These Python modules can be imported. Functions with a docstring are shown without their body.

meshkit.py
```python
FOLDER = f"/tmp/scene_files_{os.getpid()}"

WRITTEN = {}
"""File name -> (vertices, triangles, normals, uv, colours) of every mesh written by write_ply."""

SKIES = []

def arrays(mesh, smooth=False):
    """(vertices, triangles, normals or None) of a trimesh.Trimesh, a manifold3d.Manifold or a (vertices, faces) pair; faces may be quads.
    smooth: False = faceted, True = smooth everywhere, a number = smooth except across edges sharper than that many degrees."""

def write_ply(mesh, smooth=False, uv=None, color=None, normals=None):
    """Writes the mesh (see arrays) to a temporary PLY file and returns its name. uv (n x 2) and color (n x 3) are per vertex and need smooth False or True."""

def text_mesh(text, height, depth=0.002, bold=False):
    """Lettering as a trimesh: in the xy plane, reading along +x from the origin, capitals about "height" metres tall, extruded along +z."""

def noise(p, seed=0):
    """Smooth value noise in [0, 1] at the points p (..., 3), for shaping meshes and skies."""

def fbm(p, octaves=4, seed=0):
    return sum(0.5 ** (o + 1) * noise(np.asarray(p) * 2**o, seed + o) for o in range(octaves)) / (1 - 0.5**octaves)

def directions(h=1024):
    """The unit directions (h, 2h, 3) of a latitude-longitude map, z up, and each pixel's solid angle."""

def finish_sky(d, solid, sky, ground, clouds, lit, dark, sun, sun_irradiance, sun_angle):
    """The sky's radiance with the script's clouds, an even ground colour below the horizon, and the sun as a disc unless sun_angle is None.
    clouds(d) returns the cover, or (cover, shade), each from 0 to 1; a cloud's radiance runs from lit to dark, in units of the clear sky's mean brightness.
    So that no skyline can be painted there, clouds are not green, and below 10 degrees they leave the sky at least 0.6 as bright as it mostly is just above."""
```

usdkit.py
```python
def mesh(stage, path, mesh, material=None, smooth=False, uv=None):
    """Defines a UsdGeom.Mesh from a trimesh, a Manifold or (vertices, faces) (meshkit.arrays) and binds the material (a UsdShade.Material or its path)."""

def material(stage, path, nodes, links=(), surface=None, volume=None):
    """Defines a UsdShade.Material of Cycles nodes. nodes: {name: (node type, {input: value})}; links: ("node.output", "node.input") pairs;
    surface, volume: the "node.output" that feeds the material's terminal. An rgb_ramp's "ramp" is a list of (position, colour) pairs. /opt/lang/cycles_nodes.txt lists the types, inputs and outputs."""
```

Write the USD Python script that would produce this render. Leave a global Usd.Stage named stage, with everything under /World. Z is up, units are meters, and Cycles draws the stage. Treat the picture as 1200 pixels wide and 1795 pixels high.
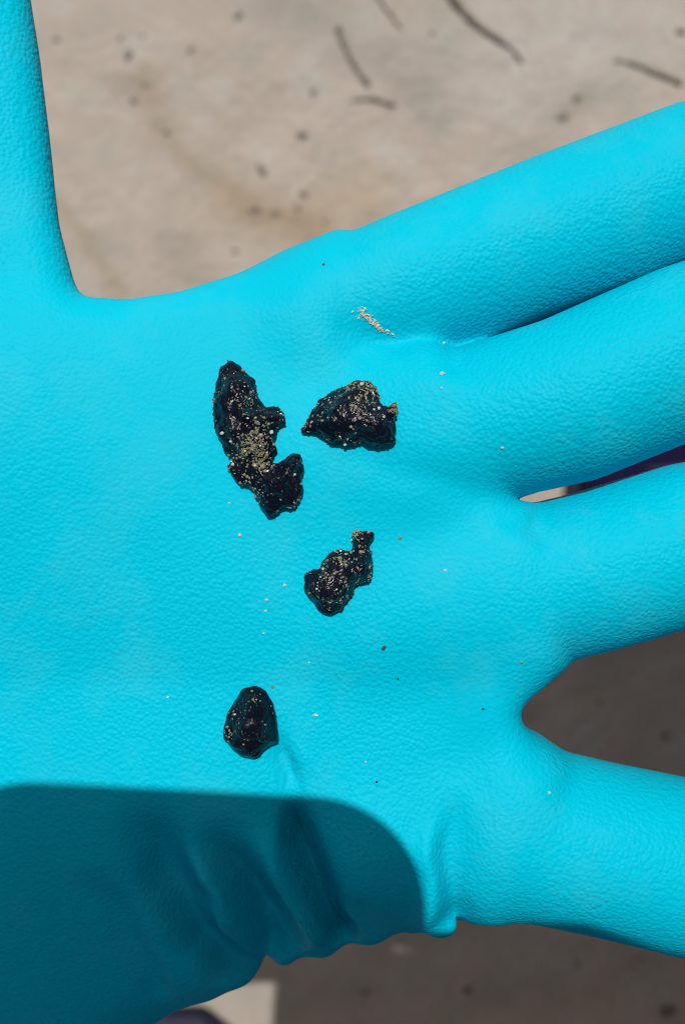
import math, random
import numpy as np, trimesh, usdkit, meshkit
from scipy import ndimage
from pxr import Usd, UsdGeom, UsdLux, UsdShade, Gf, Sdf, Vt

stage = Usd.Stage.CreateInMemory()
UsdGeom.SetStageUpAxis(stage, UsdGeom.Tokens.z)
UsdGeom.SetStageMetersPerUnit(stage, 1.0)
UsdGeom.Xform.Define(stage, '/World')
stage.SetDefaultPrim(stage.GetPrimAtPath('/World'))
L = '/World/Looks'
UsdGeom.Scope.Define(stage, L)

# ------------------------------------------------------------------ camera, sky, sun, exposure
CAM_Z, HAND_Z, K = 0.70, 0.55, 0.00058          # camera height, palm height, metres per pixel per metre of depth (1200 px wide photo)
SUN = np.array([-0.035, 0.45, 1.0]); SUN /= np.linalg.norm(SUN)
EXPOSURE = 0.10
SKY_STRENGTH, SUN_INTENSITY = 0.058, 1.0

cam = UsdGeom.Camera.Define(stage, '/World/camera')
cam.AddTranslateOp().Set(Gf.Vec3d(0, 0, CAM_Z))
cam.CreateHorizontalApertureAttr(24.0)
cam.CreateVerticalApertureAttr(24.0 * 1024 / 684)
cam.CreateFocalLengthAttr(12.0 / (600 * K))
cam.CreateClippingRangeAttr(Gf.Vec2f(0.01, 500))
cam.CreateFStopAttr(16.0)
cam.CreateFocusDistanceAttr(0.150)
cam.CreateExposureAttr(EXPOSURE)

usdkit.material(stage, L + '/sky_look', {
    's': ('sky_texture', {'sky_type': 'single_scattering', 'sun_disc': False, 'sun_elevation': math.asin(SUN[2]),
                          'sun_rotation': math.atan2(SUN[0], SUN[1]), 'altitude': 5.0, 'aerosol_density': 6.0, 'ozone_density': 0.0}),
    'b': ('background_shader', {'strength': SKY_STRENGTH})}, [('s.color', 'b.color')], surface='b.background')
sky = UsdLux.DomeLight.Define(stage, '/World/sky')
UsdShade.MaterialBindingAPI.Apply(sky.GetPrim()).Bind(UsdShade.Material.Get(stage, L + '/sky_look'))
sky.GetPrim().SetCustomDataByKey('kind', 'structure')
sun = UsdLux.DistantLight.Define(stage, '/World/sun')
sun.CreateNormalizeAttr(True); sun.CreateIntensityAttr(SUN_INTENSITY); sun.CreateAngleAttr(0.5)
sun.CreateColorAttr(Gf.Vec3f(1.0, 0.95, 0.87))
q = Gf.Rotation(Gf.Vec3d(0, 0, 1), Gf.Vec3d(*map(float, SUN)))
sun.AddOrientOp().Set(Gf.Quatf(q.GetQuat()))

# ------------------------------------------------------------------ helpers
used = {}
def numbered(path):
    if path not in used:
        used[path] = 0
        return path
    used[path] += 1
    return f'{path}_{used[path]:03d}'
def where(name, parent=None):
    return numbered((str(parent.GetPath()) if parent else '/World') + '/' + name)
def obj(name, mesh, mat, parent=None, smooth=False, normals=None):
    m = usdkit.mesh(stage, where(name, parent), mesh, M[mat], smooth)
    if normals is not None:
        m.CreateNormalsAttr(Vt.Vec3fArray.FromNumpy(np.asarray(normals, np.float32))); m.SetNormalsInterpolation('vertex')
    return m.GetPrim()
def tag(o, label=None, cat=None, group=None, kind=None):
    for k, v in (('label', label), ('category', cat), ('group', group), ('kind', kind)):
        if v: o.SetCustomDataByKey(k, v)
    return o
def thing(name, label, cat, loc, group=None):
    x = UsdGeom.Xform.Define(stage, where(name)); x.AddTranslateOp().Set(Gf.Vec3d(*map(float, loc)))
    return tag(x.GetPrim(), label, cat, group)
def primvar(o, name, values, color=False):
    t = Sdf.ValueTypeNames.Color3fArray if color else Sdf.ValueTypeNames.FloatArray
    p = UsdGeom.PrimvarsAPI(o).CreatePrimvar(name, t, 'vertex')
    a = np.asarray(values, np.float32)
    p.Set(Vt.Vec3fArray.FromNumpy(a) if color else Vt.FloatArray.FromNumpy(a))
def at(px, py, z):
    """The point at height z that the camera sees at pixel (px, py) of the 1200 x 1795 photograph."""
    d = (CAM_Z - z) * K
    return np.stack(np.broadcast_arrays((np.asarray(px, float) - 600) * d, (897.5 - np.asarray(py, float)) * d, z), -1)

def surface_nets(F, origin, h):
    """Closed surface F = 0 (F < 0 inside) on a regular grid; returns vertices, quads."""
    F = np.asarray(F, np.float32)
    s = F < 0
    n = np.array(F.shape)
    c = np.zeros(n - 1, np.uint8)
    for dx, dy, dz in np.ndindex(2, 2, 2):
        c += s[dx:n[0] - 1 + dx, dy:n[1] - 1 + dy, dz:n[2] - 1 + dz]
    cells = np.argwhere((c > 0) & (c < 8))
    index = np.full(n - 1, -1, np.int64)
    index[tuple(cells.T)] = np.arange(len(cells))
    acc = np.zeros((len(cells), 3)); cnt = np.zeros(len(cells))
    corner = list(np.ndindex(2, 2, 2))
    val = {k: F[tuple((cells + k).T)] for k in corner}
    for a in corner:
        for ax in range(3):
            if a[ax] == 0:
                b = list(a); b[ax] = 1; b = tuple(b)
                fa, fb = val[a], val[b]
                hit = (fa < 0) != (fb < 0)
                t = np.where(hit, fa / np.where(hit, fa - fb, 1), 0)
                p = np.tile(np.array(a, float), (len(cells), 1)); p[:, ax] = t
                acc[hit] += p[hit]; cnt[hit] += 1
    v = cells + acc / cnt[:, None]
    quads = []
    for ax in range(3):
        u, w = (ax + 1) % 3, (ax + 2) % 3
        sl = [slice(None)] * 3; sh = [slice(None)] * 3
        sl[ax] = slice(0, n[ax] - 1); sh[ax] = slice(1, n[ax])
        cross = s[tuple(sl)] != s[tuple(sh)]
        e = np.argwhere(cross)
        e = e[(e[:, u] > 0) & (e[:, w] > 0) & (e[:, u] < n[u] - 1) & (e[:, w] < n[w] - 1)]
        du, dw = np.zeros(3, int), np.zeros(3, int); du[u] = 1; dw[w] = 1
        qd = np.stack([index[tuple((e - du - dw).T)], index[tuple((e - dw).T)], index[tuple(e.T)], index[tuple((e - du).T)]], 1)
        inside = s[tuple(e.T)]
        qd[~inside] = qd[~inside][:, ::-1]
        quads.append(qd)
    return np.asarray(origin) + v * h, np.vstack(quads)
def field_normals(F, v, origin, h):
    ijk = ((v - origin) / h).T
    g = np.stack([ndimage.map_coordinates(gr, ijk, order=1) for gr in np.gradient(F)], 1)
    return g / np.maximum(np.linalg.norm(g, axis=1, keepdims=True), 1e-9)
def smin(a, b, k):
    t = np.clip(k - np.abs(a - b), 0, None) / k
    return np.minimum(a, b) - t * t * k * 0.25
def cone(P, a, b, ra, rb):
    """Distance to a tapered capsule."""
    ab = b - a
    t = np.clip(sum((P[i] - a[i]) * ab[i] for i in range(3)) / (ab @ ab), 0, 1)
    d = np.sqrt(sum((P[i] - (a[i] + t * ab[i])) ** 2 for i in range(3)))
    return d - (ra + (rb - ra) * t)
def poly_sdf(X, Y, poly):
    """Signed distance (negative inside) from points to a polygon."""
    d2 = np.full(X.shape, 1e9); ins = np.zeros(X.shape, bool)
    n = len(poly)
    for i in range(n):
        (ax, ay), (bx, by) = poly[i], poly[(i + 1) % n]
        ex, ey = bx - ax, by - ay
        t = np.clip(((X - ax) * ex + (Y - ay) * ey) / (ex * ex + ey * ey + 1e-18), 0, 1)
        d2 = np.minimum(d2, (X - ax - t * ex) ** 2 + (Y - ay - t * ey) ** 2)
        if ay != by:
            ins ^= ((ay > Y) != (by > Y)) & (X < ex * (Y - ay) / (ey) + ax)
    return np.where(ins, -1, 1) * np.sqrt(d2)
def line_dist(X, Y, pts):
    """Distance to a polyline and the parameter 0..1 along it."""
    best = np.full(X.shape, 1e9); par = np.zeros(X.shape)
    n = len(pts) - 1
    for i in range(n):
        (ax, ay), (bx, by) = pts[i], pts[i + 1]
        ex, ey = bx - ax, by - ay
        t = np.clip(((X - ax) * ex + (Y - ay) * ey) / (ex * ex + ey * ey), 0, 1)
        d = np.hypot(X - ax - t * ex, Y - ay - t * ey)
        hit = d < best
        best = np.where(hit, d, best); par = np.where(hit, (i + t) / n, par)
    return best, par

# ------------------------------------------------------------------ materials
M = {}
def mat(name, nodes, links, surface='p.BSDF'):
    M[name] = usdkit.material(stage, f'{L}/{name}', nodes, links, surface=surface)
def plain(name, color, rough=0.6, **k):
    mat(name, {'p': ('principled_bsdf', {'base_color': color, 'roughness': rough, **k})}, [])
# cyan rubber with a pebbled leather grain; "grain" (per vertex) says how deep the pebbling is where the rubber is stretched
mat('cyan_rubber', {
    'g': ('geometry', {}),
    'wn': ('noise_texture', {'scale': 350.0, 'detail': 2.0}),
    'wob': ('vector_math', {'math_type': 'multiply_add', 'vector2': (0.0005, 0.0005, 0.0005)}),
    'mp': ('mapping', {'rotation': (0, 0, 0.35), 'scale': (1.0, 1.08, 1.0)}),
    'v': ('voronoi_texture', {'feature': 'smooth_f1', 'scale': 1420.0, 'smoothness': 0.35, 'randomness': 0.9}),
    'v2': ('noise_texture', {'scale': 700.0, 'detail': 1.0}),
    'mx': ('math', {'math_type': 'multiply_add', 'value2': -0.35}),
    'at': ('attribute', {'attribute': 'grain'}),
    'gm': ('math', {'math_type': 'multiply'}),
    'b': ('bump', {'invert': True, 'distance': 0.00015, 'strength': 1.0}),
    'n1': ('noise_texture', {'scale': 40.0, 'detail': 4.0}),
    'r1': ('rgb_ramp', {'ramp': [(0.25, (0.0, 0.385, 0.548)), (0.75, (0.0, 0.41, 0.58))]}),
    'n4': ('noise_texture', {'scale': 75.0, 'detail': 6.0, 'roughness': 0.65}),
    'r4': ('rgb_ramp', {'ramp': [(0.5, (0, 0, 0)), (0.8, (0.07, 0.07, 0.07))]}),
    'du': ('mix_color', {'blend_type': 'mix', 'b': (0.22, 0.40, 0.44)}),
    'p': ('principled_bsdf', {'roughness': 0.5, 'specular_ior_level': 0.035, 'subsurface_weight': 0.0})},
    [('g.position', 'wn.vector'), ('wn.color', 'wob.vector1'), ('g.position', 'wob.vector3'), ('wob.vector', 'mp.vector'),
     ('mp.vector', 'v.vector'), ('mp.vector', 'v2.vector'), ('v2.fac', 'mx.value1'), ('v.distance', 'mx.value3'),
     ('mx.value', 'gm.value1'), ('at.fac', 'gm.value2'), ('gm.value', 'b.height'), ('b.normal', 'p.normal'),
     ('g.position', 'n1.vector'), ('n1.fac', 'r1.fac'), ('r1.color', 'du.a'), ('g.position', 'n4.vector'), ('n4.fac', 'r4.fac'), ('r4.color', 'du.fac'), ('du.result', 'p.base_color')])
mat('tar', {
    'g': ('geometry', {}), 'n': ('noise_texture', {'scale': 2300.0, 'detail': 3.0}), 'b': ('bump', {'distance': 0.0003, 'strength': 0.45}),
    'n2': ('noise_texture', {'scale': 900.0, 'detail': 2.0}), 'r': ('rgb_ramp', {'ramp': [(0.35, (0.08,) * 3), (0.7, (0.24,) * 3)]}),
    'p': ('principled_bsdf', {'base_color': (0.003, 0.0042, 0.011), 'specular_ior_level': 0.2})},
    [('g.position', 'n.vector'), ('n.fac', 'b.height'), ('b.normal', 'p.normal'), ('g.position', 'n2.vector'), ('n2.fac', 'r.fac'), ('r.color', 'p.roughness')])
mat('sand_grain', {
    'g': ('geometry', {}),
    'r': ('rgb_ramp', {'ramp': [(0.0, (0.17, 0.17, 0.11)), (0.25, (0.22, 0.21, 0.15)), (0.45, (0.07, 0.068, 0.05)), (0.6, (0.25, 0.26, 0.24)), (0.75, (0.12, 0.11, 0.065)), (0.88, (0.04, 0.04, 0.035)), (1.0, (0.45, 0.46, 0.44))]}),
    'p': ('principled_bsdf', {'roughness': 0.3})}, [('g.random_per_island', 'r.fac'), ('r.color', 'p.base_color')])
mat('dull_grain', {
    'g': ('geometry', {}),
    'r': ('rgb_ramp', {'ramp': [(0.0, (0.03, 0.03, 0.028)), (0.5, (0.07, 0.065, 0.055)), (0.8, (0.02, 0.02, 0.022)), (1.0, (0.16, 0.15, 0.12))]}),
    'p': ('principled_bsdf', {'roughness': 0.3})}, [('g.random_per_island', 'r.fac'), ('r.color', 'p.base_color')])
mat('cream_grain', {'g': ('geometry', {}), 'r': ('rgb_ramp', {'ramp': [(0.0, (0.42, 0.43, 0.37)), (0.4, (0.30, 0.30, 0.23)), (0.65, (0.14, 0.14, 0.10)), (0.8, (0.46, 0.47, 0.42)), (1.0, (0.25, 0.25, 0.2))]}),
    'p': ('principled_bsdf', {'roughness': 0.4})}, [('g.random_per_island', 'r.fac'), ('r.color', 'p.base_color')])
plain('pale_grain', (0.36, 0.42, 0.40), 0.25)
plain('dark_speck', (0.03, 0.03, 0.035), 0.6)
mat('sand', {
    'g': ('geometry', {}), 'st': ('attribute', {'attribute': 'stain'}),
    'n1': ('noise_texture', {'scale': 22.0, 'detail': 5.0, 'roughness': 0.55}),
    'r1': ('rgb_ramp', {'ramp': [(0.3, (0.262, 0.251, 0.224)), (0.5, (0.298, 0.266, 0.238)), (0.7, (0.300, 0.290, 0.272))]}),
    'n2': ('noise_texture', {'scale': 260.0, 'detail': 4.0, 'roughness': 0.7}),
    'r2': ('rgb_ramp', {'ramp': [(0.25, (0.84, 0.83, 0.80)), (0.5, (1, 1, 1)), (0.75, (1.07, 1.07, 1.07))]}),
    'm1': ('mix_color', {'blend_type': 'multiply', 'fac': 1.0, 'use_clamp': False}),
    'm2': ('mix_color', {'blend_type': 'multiply', 'fac': 1.0, 'use_clamp': False}),
    'n3': ('noise_texture', {'scale': 900.0, 'detail': 3.0}),
    'b': ('bump', {'distance': 0.0008, 'strength': 0.8}),
    'p': ('principled_bsdf', {'roughness': 0.95, 'specular_ior_level': 0.1})},
    [('g.position', 'n1.vector'), ('n1.fac', 'r1.fac'), ('g.position', 'n2.vector'), ('n2.fac', 'r2.fac'), ('r1.color', 'm1.a'), ('r2.color', 'm1.b'),
     ('m1.result', 'm2.a'), ('st.color', 'm2.b'), ('m2.result', 'p.base_color'), ('g.position', 'n3.vector'), ('n3.fac', 'b.height'), ('b.normal', 'p.normal')])
mat('twig', {
    'g': ('geometry', {}), 'n': ('noise_texture', {'scale': 300.0, 'detail': 3.0}),
    'r': ('rgb_ramp', {'ramp': [(0.3, (0.085, 0.075, 0.063)), (0.7, (0.17, 0.15, 0.13))]}),
    'p': ('principled_bsdf', {'roughness': 0.85})}, [('g.position', 'n.vector'), ('n.fac', 'r.fac'), ('r.color', 'p.base_color')])
def weave(name, c0, c1, scale=900.0, rough=0.85):
    mat(name, {'g': ('geometry', {}), 'n': ('noise_texture', {'scale': scale, 'detail': 3.0}), 'r': ('rgb_ramp', {'ramp': [(0.3, c0), (0.7, c1)]}),
               'b': ('bump', {'distance': 0.0006, 'strength': 0.6}), 'p': ('principled_bsdf', {'roughness': rough, 'specular_ior_level': 0.15})},
        [('g.position', 'n.vector'), ('n.fac', 'r.fac'), ('r.color', 'p.base_color'), ('n.fac', 'b.height'), ('b.normal', 'p.normal')])
weave('navy_cloth', (0.004, 0.004, 0.026), (0.009, 0.007, 0.045))
weave('navy_sole', (0.012, 0.012, 0.03), (0.02, 0.02, 0.045), 300.0, 0.6)
weave('shirt_cloth', (0.09, 0.09, 0.085), (0.13, 0.13, 0.12))
weave('trouser_cloth', (0.02, 0.022, 0.03), (0.035, 0.037, 0.05))
weave('straw', (0.16, 0.12, 0.06), (0.30, 0.23, 0.12), 500.0)
plain('skin', (0.42, 0.25, 0.17), 0.5)
plain('hair', (0.03, 0.02, 0.015), 0.5)
plain('eye', (0.05, 0.04, 0.035), 0.2)
plain('phone_body', (0.02, 0.02, 0.022), 0.35)
plain('phone_glass', (0.01, 0.01, 0.012), 0.08)

# ------------------------------------------------------------------ the sand beach: one sheet to the horizon, dense under the camera
S_G = CAM_Z * K
def ground_px(px, py):
    return ((np.asarray(px, float) - 600) * S_G, (897.5 - np.asarray(py, float)) * S_G)
def sand_height(x, y):
    p = np.stack([x, y, np.zeros_like(x)], -1)
    return (meshkit.fbm(p * 9, 3, 3) - 0.5) * 0.012 + (meshkit.fbm(p * 45 + 7, 3, 5) - 0.5) * 0.0042 + (meshkit.noise(p * 260, 9) - 0.5) * 0.0009
u = np.linspace(-1, 1, 561)
axis = 0.42 * u + 80 * np.sign(u) * np.clip((np.abs(u) - 0.80) / 0.20, 0, None) ** 4
gx, gy = np.meshgrid(axis, axis, indexing='ij')
near = np.clip(1.5 - np.hypot(gx, gy) / 2, 0.0, 1)
gz = sand_height(gx, gy) * near
stain = np.ones(gx.shape + (3,))
def stain_line(pts, w, color, amt):
    xy = [ground_px(*p) for p in pts]
    d, _ = line_dist(gx, gy, xy)
    wob = meshkit.fbm(np.stack([gx, gy, gx * 0], -1) * 60, 3, 21)
    a = amt * np.exp(-(d / (w * S_G * (0.6 + 0.8 * wob))) ** 2)
    global stain
    stain = stain * (1 - a[..., None]) + np.array(color) * stain * a[..., None]
stain_line([(255, 140), (285, 215), (320, 270), (380, 315), (450, 365), (560, 400)], 26, (0.86, 0.79, 0.70), 0.75)
stain_line([(100, 350), (150, 420), (210, 510)], 14, (0.84, 0.81, 0.70), 0.75)
stain_line([(480, 10), (560, 30), (620, 80), (720, 120), (740, 170)], 60, (0.84, 0.86, 0.88), 0.9)
stain_line([(300, 420), (340, 500)], 35, (0.86, 0.87, 0.86), 0.8)
stain_line([(390, 360), (520, 390), (640, 340)], 50, (0.95, 0.88, 0.78), 0.8)
stain_line([(230, 340), (260, 480)], 40, (1.06, 1.04, 1.04), 0.9)
stain_line([(900, 100), (1150, 60)], 140, (1.04, 1.08, 1.13), 0.9)
stain_line([(520, 260), (700, 260)], 110, (1.05, 1.03, 1.03), 0.8)
stain_line([(960, 210), (1020, 180)], 22, (0.82, 0.80, 0.78), 0.7)
n = len(axis)
idx = np.arange(n * n).reshape(n, n)
quads = np.stack([idx[:-1, :-1], idx[1:, :-1], idx[1:, 1:], idx[:-1, 1:]], -1).reshape(-1, 4)
o = obj('sand_ground', (np.stack([gx, gy, gz], -1).reshape(-1, 3), quads), 'sand', smooth=True)
primvar(o, 'stain', stain.reshape(-1, 3), True)
tag(o, kind='structure')

# ------------------------------------------------------------------ the cyan glove (one continuous shell, palm up, fingers to +x, thumb to +y)
GH = 0.00075
g0 = np.array([-0.200, -0.128, 0.505]); g1 = np.array([0.135, 0.165, 0.572])
gn = np.ceil((g1 - g0) / GH).astype(int)
ax = [g0[i] + np.arange(gn[i]) * GH for i in range(3)]
X2, Y2 = np.meshgrid(ax[0], ax[1], indexing='ij')
D_P = CAM_Z - 0.550
PX, PY = X2 / (K * D_P) + 600, 897.5 - Y2 / (K * D_P)      # photo pixel of every column at palm height
MM = 1 / (K * D_P) / 1000                                  # photo pixels per millimetre (about 11.5)

edge_px = [(-2000, 640), (-1100, 560), (-600, 420), (-330, 200), (-330, -200), (-310, -480), (-60, -500), (30, -120), (55, 0), (72, 90), (80, 150), (91, 230), (101, 320), (112, 400), (128, 458), (144, 512), (160, 531), (235, 533), (320, 517), (420, 480),
           (560, 423), (600, 407), (616, 484), (640, 556), (688, 602), (722, 613), (790, 612), (836, 640), (842, 760), (838, 850), (852, 874), (882, 881), (940, 880), (960, 1000), (985, 1120), (1000, 1168), (962, 1184), (936, 1203), (915, 1225), (905, 1246), (912, 1268), (932, 1300), (985, 1340), (960, 1420), (870, 1616), (812, 1632), (770, 1642), (735, 1644), (700, 1656), (672, 1676), (648, 1684), (612, 1674), (592, 1696), (568, 1713), (545, 1704), (525, 1706), (502, 1730), (478, 1725), (458, 1700), (452, 1738), (430, 1768), (398, 1776), (366, 1796), (322, 1808), (292, 1824), (220, 1880), (0, 1950), (-600, 1985), (-2000, 1990)]
z_edge = 0.541
poly = [tuple(at(x, y, z_edge)[:2]) for x, y in edge_px]
d2 = poly_sdf(X2, Y2, poly)
d2 = ndimage.gaussian_filter(d2, 0.9)

def blob(cx, cy, sx, sy, amp, rot=0.0):
    c, s = math.cos(rot), math.sin(rot)
    a, b = (PX - cx) * c + (PY - cy) * s, -(PX - cx) * s + (PY - cy) * c
    return amp * 1e-3 * np.exp(-(a / sx) ** 2 - (b / sy) ** 2)
WX = PX + 26 * (meshkit.fbm(np.stack([PX / 75, PY / 75, PX * 0], -1), 2, 61) - 0.5)
WY = PY + 26 * (meshkit.fbm(np.stack([PX / 75, PY / 75, PX * 0 + 9], -1), 2, 62) - 0.5)
def fold(pts, w, amp, fade=0.25, fade_end=0.0):
    d, t = line_dist(WX, WY, pts)
    f = np.clip(t / max(fade, 1e-6), 0, 1)
    f = f * f * (3 - 2 * f)
    if fade_end: 
        e = np.clip((1 - t) / fade_end, 0, 1); f = f * e * e * (3 - 2 * e)
    return amp * 1e-3 * np.exp(-(d / w) ** 2) * f
relief = (blob(360, 980, 380, 330, -0.8) - 3.4e-3 * (np.clip(PY - 900, -420, 300) / 400) ** 2 * np.clip((980 - PX) / 250, 0, 1) + blob(-60, 640, 330, 330, 5.0) + blob(560, 520, 150, 110, 0.8) + blob(745, 660, 110, 62, 1.3)
          + blob(250, 1560, 260, 200, 1.0)
          + blob(-120, 120, 170, 330, 2.5) - 5e-3 * np.clip((PY - 1400) / 400, 0, 2) ** 2
          + fold([(205, 1410), (262, 1500), (330, 1620), (400, 1735)], 44, -7.2, 0.55)
          + fold([(340, 1440), (400, 1520), (450, 1620), (470, 1690)], 34, -7.2, 0.55)
          + fold([(300, 1480), (370, 1580), (425, 1720)], 30, 4.4, 0.4)
          + fold([(430, 1450), (500, 1560), (560, 1660)], 28, 4.4, 0.4)
          + fold([(508, 1390), (530, 1500), (555, 1580), (600, 1668)], 24, -9.5, 0.3)
          + fold([(470, 1290), (500, 1350), (520, 1410)], 13, -2.0, 0.4, 0.3)
          + fold([(495, 1300), (545, 1370)], 12, 0.5, 0.4, 0.4)
          + blob(645, 1540, 85, 110, 4.2)
          + fold([(758, 1400), (756, 1520), (758, 1640)], 24, 3.6, 0.5)
          + fold([(800, 1380), (797, 1500), (806, 1640)], 30, -5.2, 0.5)
          + fold([(120, 1520), (200, 1610), (255, 1760)], 30, -2.0, 0.6) + fold([(440, 1560), (480, 1630), (520, 1690)], 14, -2.2, 0.5)
          + fold([(600, 1560), (640, 1610), (660, 1660)], 18, -1.6, 0.5) + fold([(300, 1600), (350, 1690), (372, 1760)], 16, -1.8, 0.5)
          + fold([(880, 1260), (820, 1330), (790, 1420)], 60, -0.7, 0.4, 0.4)
          + fold([(550, 790), (650, 805), (760, 830), (850, 868)], 30, -1.3, 0.4)
          + fold([(560, 590), (640, 560), (700, 600)], 24, -1.0, 0.5))
soft = ndimage.gaussian_filter(meshkit.fbm(np.stack([PX / 120, PY / 90, PX * 0], -1), 2, 31) - 0.5, 4)
relief = relief + soft * 0.7e-3
# the rounding of the edge: thick at the heel, thin in the webs
R2 = np.full(X2.shape, 0.0115)
thumb_edge = [(20, -600), (30, -120), (55, 0), (72, 90), (80, 150), (91, 230), (101, 320), (112, 400), (128, 458), (144, 512), (160, 531), (235, 533), (320, 517)]
edge_d = line_dist(PX, PY, thumb_edge)[0]
near_edge = np.exp(-(edge_d / 130) ** 4)
R2 = R2 * (1 - near_edge) + 0.0045 * near_edge
for cx, cy, s, r in ((905, 1250, 150, 0.0065), (880, 890, 80, 0.0042), (740, 610, 80, 0.0042)):
    w = np.exp(-((PX - cx) ** 2 + (PY - cy) ** 2) / s ** 2); R2 = R2 * (1 - w) + r * w
thin = np.maximum(near_edge, np.exp(-(((PX - 905) ** 2 + (PY - 1250) ** 2) / 110 ** 2) ** 2))
R2 = R2[..., None]
zz = ax[2][None, None, :] - relief[..., None]
top = 0.550
side = np.maximum(d2[..., None] + R2, 0)
half = np.clip(0.022 - R2, 0.0, None) * 0.5 * (1 - thin[..., None])                  # flat part of the plate thickness
F = np.sqrt(side ** 2 + np.maximum(np.abs(zz - (top - R2 - half)) - half, 0) ** 2) - R2
F = np.where(F <= -R2 + 1e-9, np.maximum(d2[..., None], -R2), F).astype(np.float32)

P3 = [ax[0][:, None, None], ax[1][None, :, None], ax[2][None, None, :]]
def chain(pts, k, k2=None, xa=0, xb=1, late=None):
    """Joints (px, py, radius in px, height of the top above the palm in mm): one tapered limb, joined to the glove over k metres (k2 beyond the web)."""
    global F
    j = []
    for px, py, r, up in pts:
        rr = r / MM / 1000
        z = HAND_Z + up * 1e-3 - rr
        rr *= (CAM_Z - z) / D_P
        z = HAND_Z + up * 1e-3 - rr
        j.append((at(px, py, z), rr))
    lo = np.min([a - r - k for a, r in j], 0) - 0.004; hi = np.max([a + r + k for a, r in j], 0) + 0.004
    i0 = np.clip(((lo - g0) / GH).astype(int), 0, gn); i1 = np.clip(((hi - g0) / GH).astype(int) + 1, 0, gn)
    sl = tuple(slice(a, b) for a, b in zip(i0, i1))
    Q = [P3[0][sl[0]], P3[1][:, sl[1]], P3[2][:, :, sl[2]]]
    G = None
    for (a, ra), (b, rb) in zip(j[:-1], j[1:]):
        c = cone(Q, a, b, ra, rb)
        G = c if G is None else np.minimum(G, c)
    kk = k
    if k2:
        px_, py_ = PX[sl[0], sl[1]], PY[sl[0], sl[1]]
        shift = np.clip((py_ - late[0]) / late[1], 0, 1) * late[2] if late else 0   # on the far side of the seam the limb melts into the palm later
        t = np.clip((px_ - xa - shift) / (xb - xa), 0, 1); t = t * t * (3 - 2 * t)
        kk = (k * (1 - t) + k2 * t)[..., None]
    F[sl] = smin(F[sl], G.astype(np.float32), kk).astype(np.float32)
FINGERS = {
    'thumb': ([(-130, 760, 200, 1.0), (-190, 400, 180, 2.5), (-180, 160, 170, 2.5), (-185, -100, 158, 2.0), (-210, -520, 130, 2.0)], 0.012),
    'index': ([(560, 564, 121, -2.0), (720, 506, 131, -0.4), (960, 414, 136, -0.8), (1200, 322, 135, -0.8), (1560, 190, 126, -0.5), (1900, 66, 108, 0.5)], 0.007, 0.0007, 575, 660),
    'middle': ([(560, 815, 110, -2.5), (700, 782, 124, 0.4), (860, 738, 140, 4.4), (1000, 700, 147, 7.0), (1200, 616, 151, 8.2), (1600, 474, 146, 7.0), (2050, 320, 120, 3.0)], 0.008, 0.0006, 740, 820, (650, 50, 110)),
    'ring': ([(640, 1085, 120, -2.0), (900, 1036, 142, 1.4), (1050, 999, 142, 3.2), (1200, 953, 142, 3.8), (1600, 885, 140, 3.0), (1950, 800, 116, 1.5)], 0.007, 0.0006, 840, 900, (910, 60, 120)),
    'little': ([(760, 1440, 120, -2.5), (900, 1452, 150, 1.6), (1050, 1485, 148, 1.9), (1200, 1518, 151, 1.9), (1330, 1538, 150, 1.0), (1500, 1545, 148, 1.0), (1760, 1530, 128, 0.0)], 0.007, 0.0015, 960, 1060)}
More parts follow.
